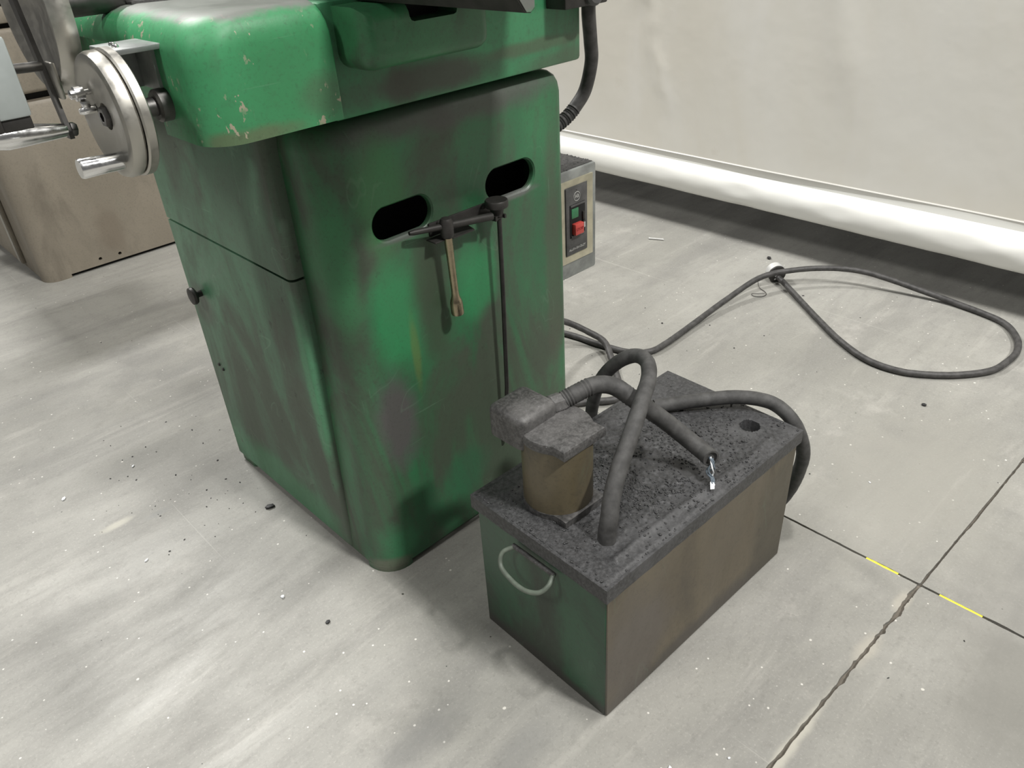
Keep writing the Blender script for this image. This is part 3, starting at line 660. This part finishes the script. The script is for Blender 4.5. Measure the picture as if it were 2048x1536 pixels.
for k in range(4):
    a = k * 1.57
    def tw(t, a=a): return V((math.cos(a + t * 9), math.sin(a + t * 9), .35 * math.sin(a + t * 7))) * (.0022 + .003 * math.sin(min(1, max(0, (t - .35) / .4)) * math.pi))
    base = [q0, V((.8215, .472, .315)), V((.8185, .4685, .306)), V((.818, .4715, .2935)), V((.811, .4615, .2895)), V((.801, .4555, .2885))]
    sp_ = spline(base, 10); b = bmesh.new(); tube(b, [p + tw(i / (len(sp_) - 1)) for i, p in enumerate(sp_)], .0013, 6); emit('wire', b, 'wire_blue' if k else 'wire_white', cd)
b = bmesh.new(); loft(b, [[V(c) + V(d) for d in ((-.0025, .002, 0), (.0025, -.002, 0), (.0025, -.002, .001), (-.0025, .002, .001))] for c in ((.806, .459, .2885), (.801, .4555, .2895), (.793, .4500, .2885))]); bx(b, (.7985, .4520, .2882), (.8035, .4570, .2905), .0006); emit('wire_tail', b, 'wire_white', cd)
# loose grit on the lid
b = bmesh.new(); rnd = random.Random(11)
TM = T((.5502, .4491, 0), TA)
for k in range(2600):
    x = min(max(rnd.gauss(.22, .11), .0), L); y = min(max(rnd.gauss(.11, .065), 0.0), Wd)
    if (V((x, y)) - PC).length < .056 or (x - .426) ** 2 + (y - .062) ** 2 < .0004: continue
    if noise.noise(V((x * 14, y * 14, 5))) < -.10 and rnd.random() < .8: continue
    s = rnd.uniform(.0006, .0019) * (1.4 if rnd.random() < .10 else 1)
    bmesh.ops.create_icosphere(b, subdivisions=1, radius=s, matrix=Matrix.Translation((x, y, lidz(x, y) + s * .35)) @ Matrix.Rotation(rnd.uniform(0, 3), 4, 'Z') @ Matrix.Diagonal((rnd.uniform(.8, 1.6), 1, rnd.uniform(.6, 1), 1)))
bmesh.ops.transform(b, matrix=TM, verts=b.verts)
o = emit('metal_grit', b, 'grit_dark'); tag(o, 'black grinding grit scattered over the coolant tank lid', 'grit', kind='stuff')

# ------------------------------------------------------------------ hoses and cords
h = thing('coolant_hose', 'dark rubber hose looping upright above the tank lid', 'hose', (.616, .504, .28))
b = bmesh.new(); pth = spline([(.6155, .5035, .272), (.619, .505, .295), (.624, .506, .315), (.640, .514, .342), (.669, .524, .372), (.711, .537, .402), (.756, .556, .422), (.792, .573, .431), (.822, .598, .4355), (.834, .628, .431), (.829, .654, .415), (.828, .685, .378), (.842, .716, .325), (.856, .740, .25), (.864, .748, .15), (.870, .752, .04), (.874, .758, .0125)], 14)
tube(b, pth, .0125, 20, rough=.0004, rfun=lambda t: .0132 - .002 * min(1, t * 1.5)); emit('hose_body', b, 'rubber', h)
h = thing('drain_hose', 'dark rubber hose arching over the right end of the tank to the floor', 'hose', (1.109, .48, 0))
b = bmesh.new(); pth = spline([(.905, .640, .293), (.935, .617, .2945), (.972, .584, .298), (1.007, .549, .301), (1.033, .510, .299), (1.042, .480, .290), (1.049, .452, .262), (1.068, .441, .205), (1.088, .451, .142), (1.102, .468, .080), (1.104, .490, .030), (1.085, .52, .0125), (1.06, .58, .0125), (1.06, .66, .0125)], 14)
tube(b, pth, .0120, 20, rough=.0004); emit('hose_body', b, 'rubber', h)
h = thing('power_cord', 'long black power cord looping across the floor to a round plug', 'cord', (1.40, 1.077, 0))
b = bmesh.new(); pth = spline([(1.30, 1.42, .0085), (1.36, 1.315, .0085), (1.379, 1.24, .0085), (1.384, 1.181, .0085), (1.402, 1.090, .0085), (1.440, 1.045, .0085), (1.503, 1.037, .0085), (1.640, 1.043, .010), (1.800, 1.043, .022), (1.945, 1.022, .045), (2.040, .968, .050), (2.110, .895, .052), (2.150, .820, .050), (2.170, .745, .040), (2.190, .650, .022), (2.196, .560, .010), (2.167, .438, .0085), (2.105, .380, .0085), (2.031, .354, .0085), (1.955, .355, .0085), (1.892, .370, .0085), (1.830, .415, .0085), (1.785, .468, .0085), (1.755, .530, .0085), (1.757, .610, .0085), (1.804, .703, .0085), (1.875, .800, .009), (1.948, .893, .010), (2.012, .985, .018), (2.025, 1.008, .021)], 14)
tube(b, pth, .0082, 14, rough=.0004); emit('cable', b, 'cord', h)
b = bmesh.new(); ax = (V((2.066, 1.062, .028)) - V((2.025, 1.010, .024))).normalized(); p0 = V((2.028, 1.012, .0265))
lathe(b, p0, p0 + ax * .030, [(.009, 0), (.024, 0), (.0262, .05), (.0265, .22), (0, .22)], 32); pl = emit('plug', b, 'black_steel', h, label='round plug with a bright metal band')
b = bmesh.new(); lathe(b, p0 + ax * .0065, p0 + ax * .030, [(0, 0), (.0268, 0), (.0272, .3), (.0268, 1), (.021, 1), (.021, .85), (0, .85)], 32); emit('metal_band', b, 'zinc', pl)
b = bmesh.new(); q = ax.to_track_quat('Z', 'Y')
for k in range(3):
    a = k * 2.094 + .6; c_ = p0 + ax * .028 + q @ V((.011 * math.cos(a), .011 * math.sin(a), 0)); b = bmesh.new(); cyl(b, c_, c_ + ax * .014, .0025, n=8); emit('prong', b, 'wood', pl)
b = bmesh.new(); screw(b, p0 + q @ V((-.004, .014, 0)), -ax, .003, .002); emit('plug_screw', b, 'chrome', pl)
b = bmesh.new(); screw(b, p0 + q @ V((.006, -.014, 0)), -ax, .003, .002); emit('plug_screw', b, 'chrome', pl)
h = thing('motor_cable', 'dark cable dropping from the pedestal to behind the tank', 'cord', (1.30, 1.05, 0))
b = bmesh.new(); pth = spline([(1.02, 1.20, .20), (1.15, 1.24, .155), (1.30, 1.235, .095), (1.368, 1.178, .045), (1.370, 1.135, .032), (1.345, 1.095, .017), (1.300, 1.040, .0095), (1.254, .990, .0095), (1.225, .965, .0095), (1.195, .975, .0095), (1.147, 1.018, .0095), (1.085, 1.045, .0095), (1.02, 1.06, .0095)], 12)
tube(b, pth, .0085, 14, rough=.0008); emit('cable', b, 'cord', h)

# ------------------------------------------------------------------ small things on the floor
sc_ = thing('floor_screw', 'small bright screw lying on the floor near the starter box', 'screw', (2.078, 1.489, 0))
b = bmesh.new(); p, d = V((2.067, 1.522, .0035)), (V((2.091, 1.468, .0035)) - V((2.067, 1.522, .0035))).normalized()
prof = [(0, 0), (.0032, 0)]
for k in range(14): prof += [(.0034, .06 + .065 * k), (.0024, .06 + .065 * k + .03)]
lathe(b, p, p + d * .055, prof + [(0, 1)], 12); emit('shaft', b, 'zinc', sc_)
wr = bmesh.new(); tube(wr, spline([(1.985, 1.052, .012), (1.961, 1.030, .003), (1.950, 1.006, .002), (1.934, .992, .002), (1.914, .996, .002), (1.904, 1.016, .002), (1.912, 1.026, .003), (1.922, 1.012, .004), (1.936, .998, .004)], 8), .0009, 6)
tag(emit('bent_wire', wr, 'black_steel'), 'thin bent wire loop beside the power cord and plug', 'wire')
b = bmesh.new(); rnd = random.Random(5)
def crumb(x, y, s):
    if (.46 < x < 1.02 and .88 < y < 1.50) or (.53 < x < 1.05 and .42 < y < .78): return
    bmesh.ops.create_icosphere(b, subdivisions=1, radius=s, matrix=Matrix.Translation((x, y, s * .5)) @ Matrix.Rotation(rnd.uniform(0, 3), 4, 'Z') @ Matrix.Diagonal((rnd.uniform(.8, 1.9), rnd.uniform(.7, 1.1), .7, 1)))
for k in range(60): crumb(rnd.gauss(.36, .10), rnd.gauss(1.44, .13), rnd.uniform(.0005, .0019))
for k in range(60): crumb(rnd.gauss(1.25, .25), rnd.gauss(1.15, .25), rnd.uniform(.0005, .0016))
for k in range(50): crumb(rnd.uniform(-.2, 2.2), rnd.uniform(.0, 2.4), rnd.uniform(.0008, .0022))
for x, y, s in ((.443, 1.258, .006), (.449, 1.255, .004), (.36, .91, .004), (1.66, .43, .005), (2.17, 1.12, .007), (1.126, 1.08, .003), (1.6, 1.12, .003)): crumb(x, y, s)
tag(emit('floor_swarf', b, 'chip'), 'black specks of swarf strewn on the concrete floor', 'swarf', kind='stuff')
b = bmesh.new()
for x, y, s in ((.335, 1.02, .0045), (.20, 1.30, .003), (.15, 1.62, .004), (.30, 1.62, .003), (1.32, .40, .002), (.55, .33, .003), (.62, .28, .0025), (1.38, 1.25, .003)): crumb(x, y, s)
tag(emit('paint_flakes', b, 'wire_white'), 'small white flakes of paint lying on the concrete floor', 'flakes', kind='stuff')
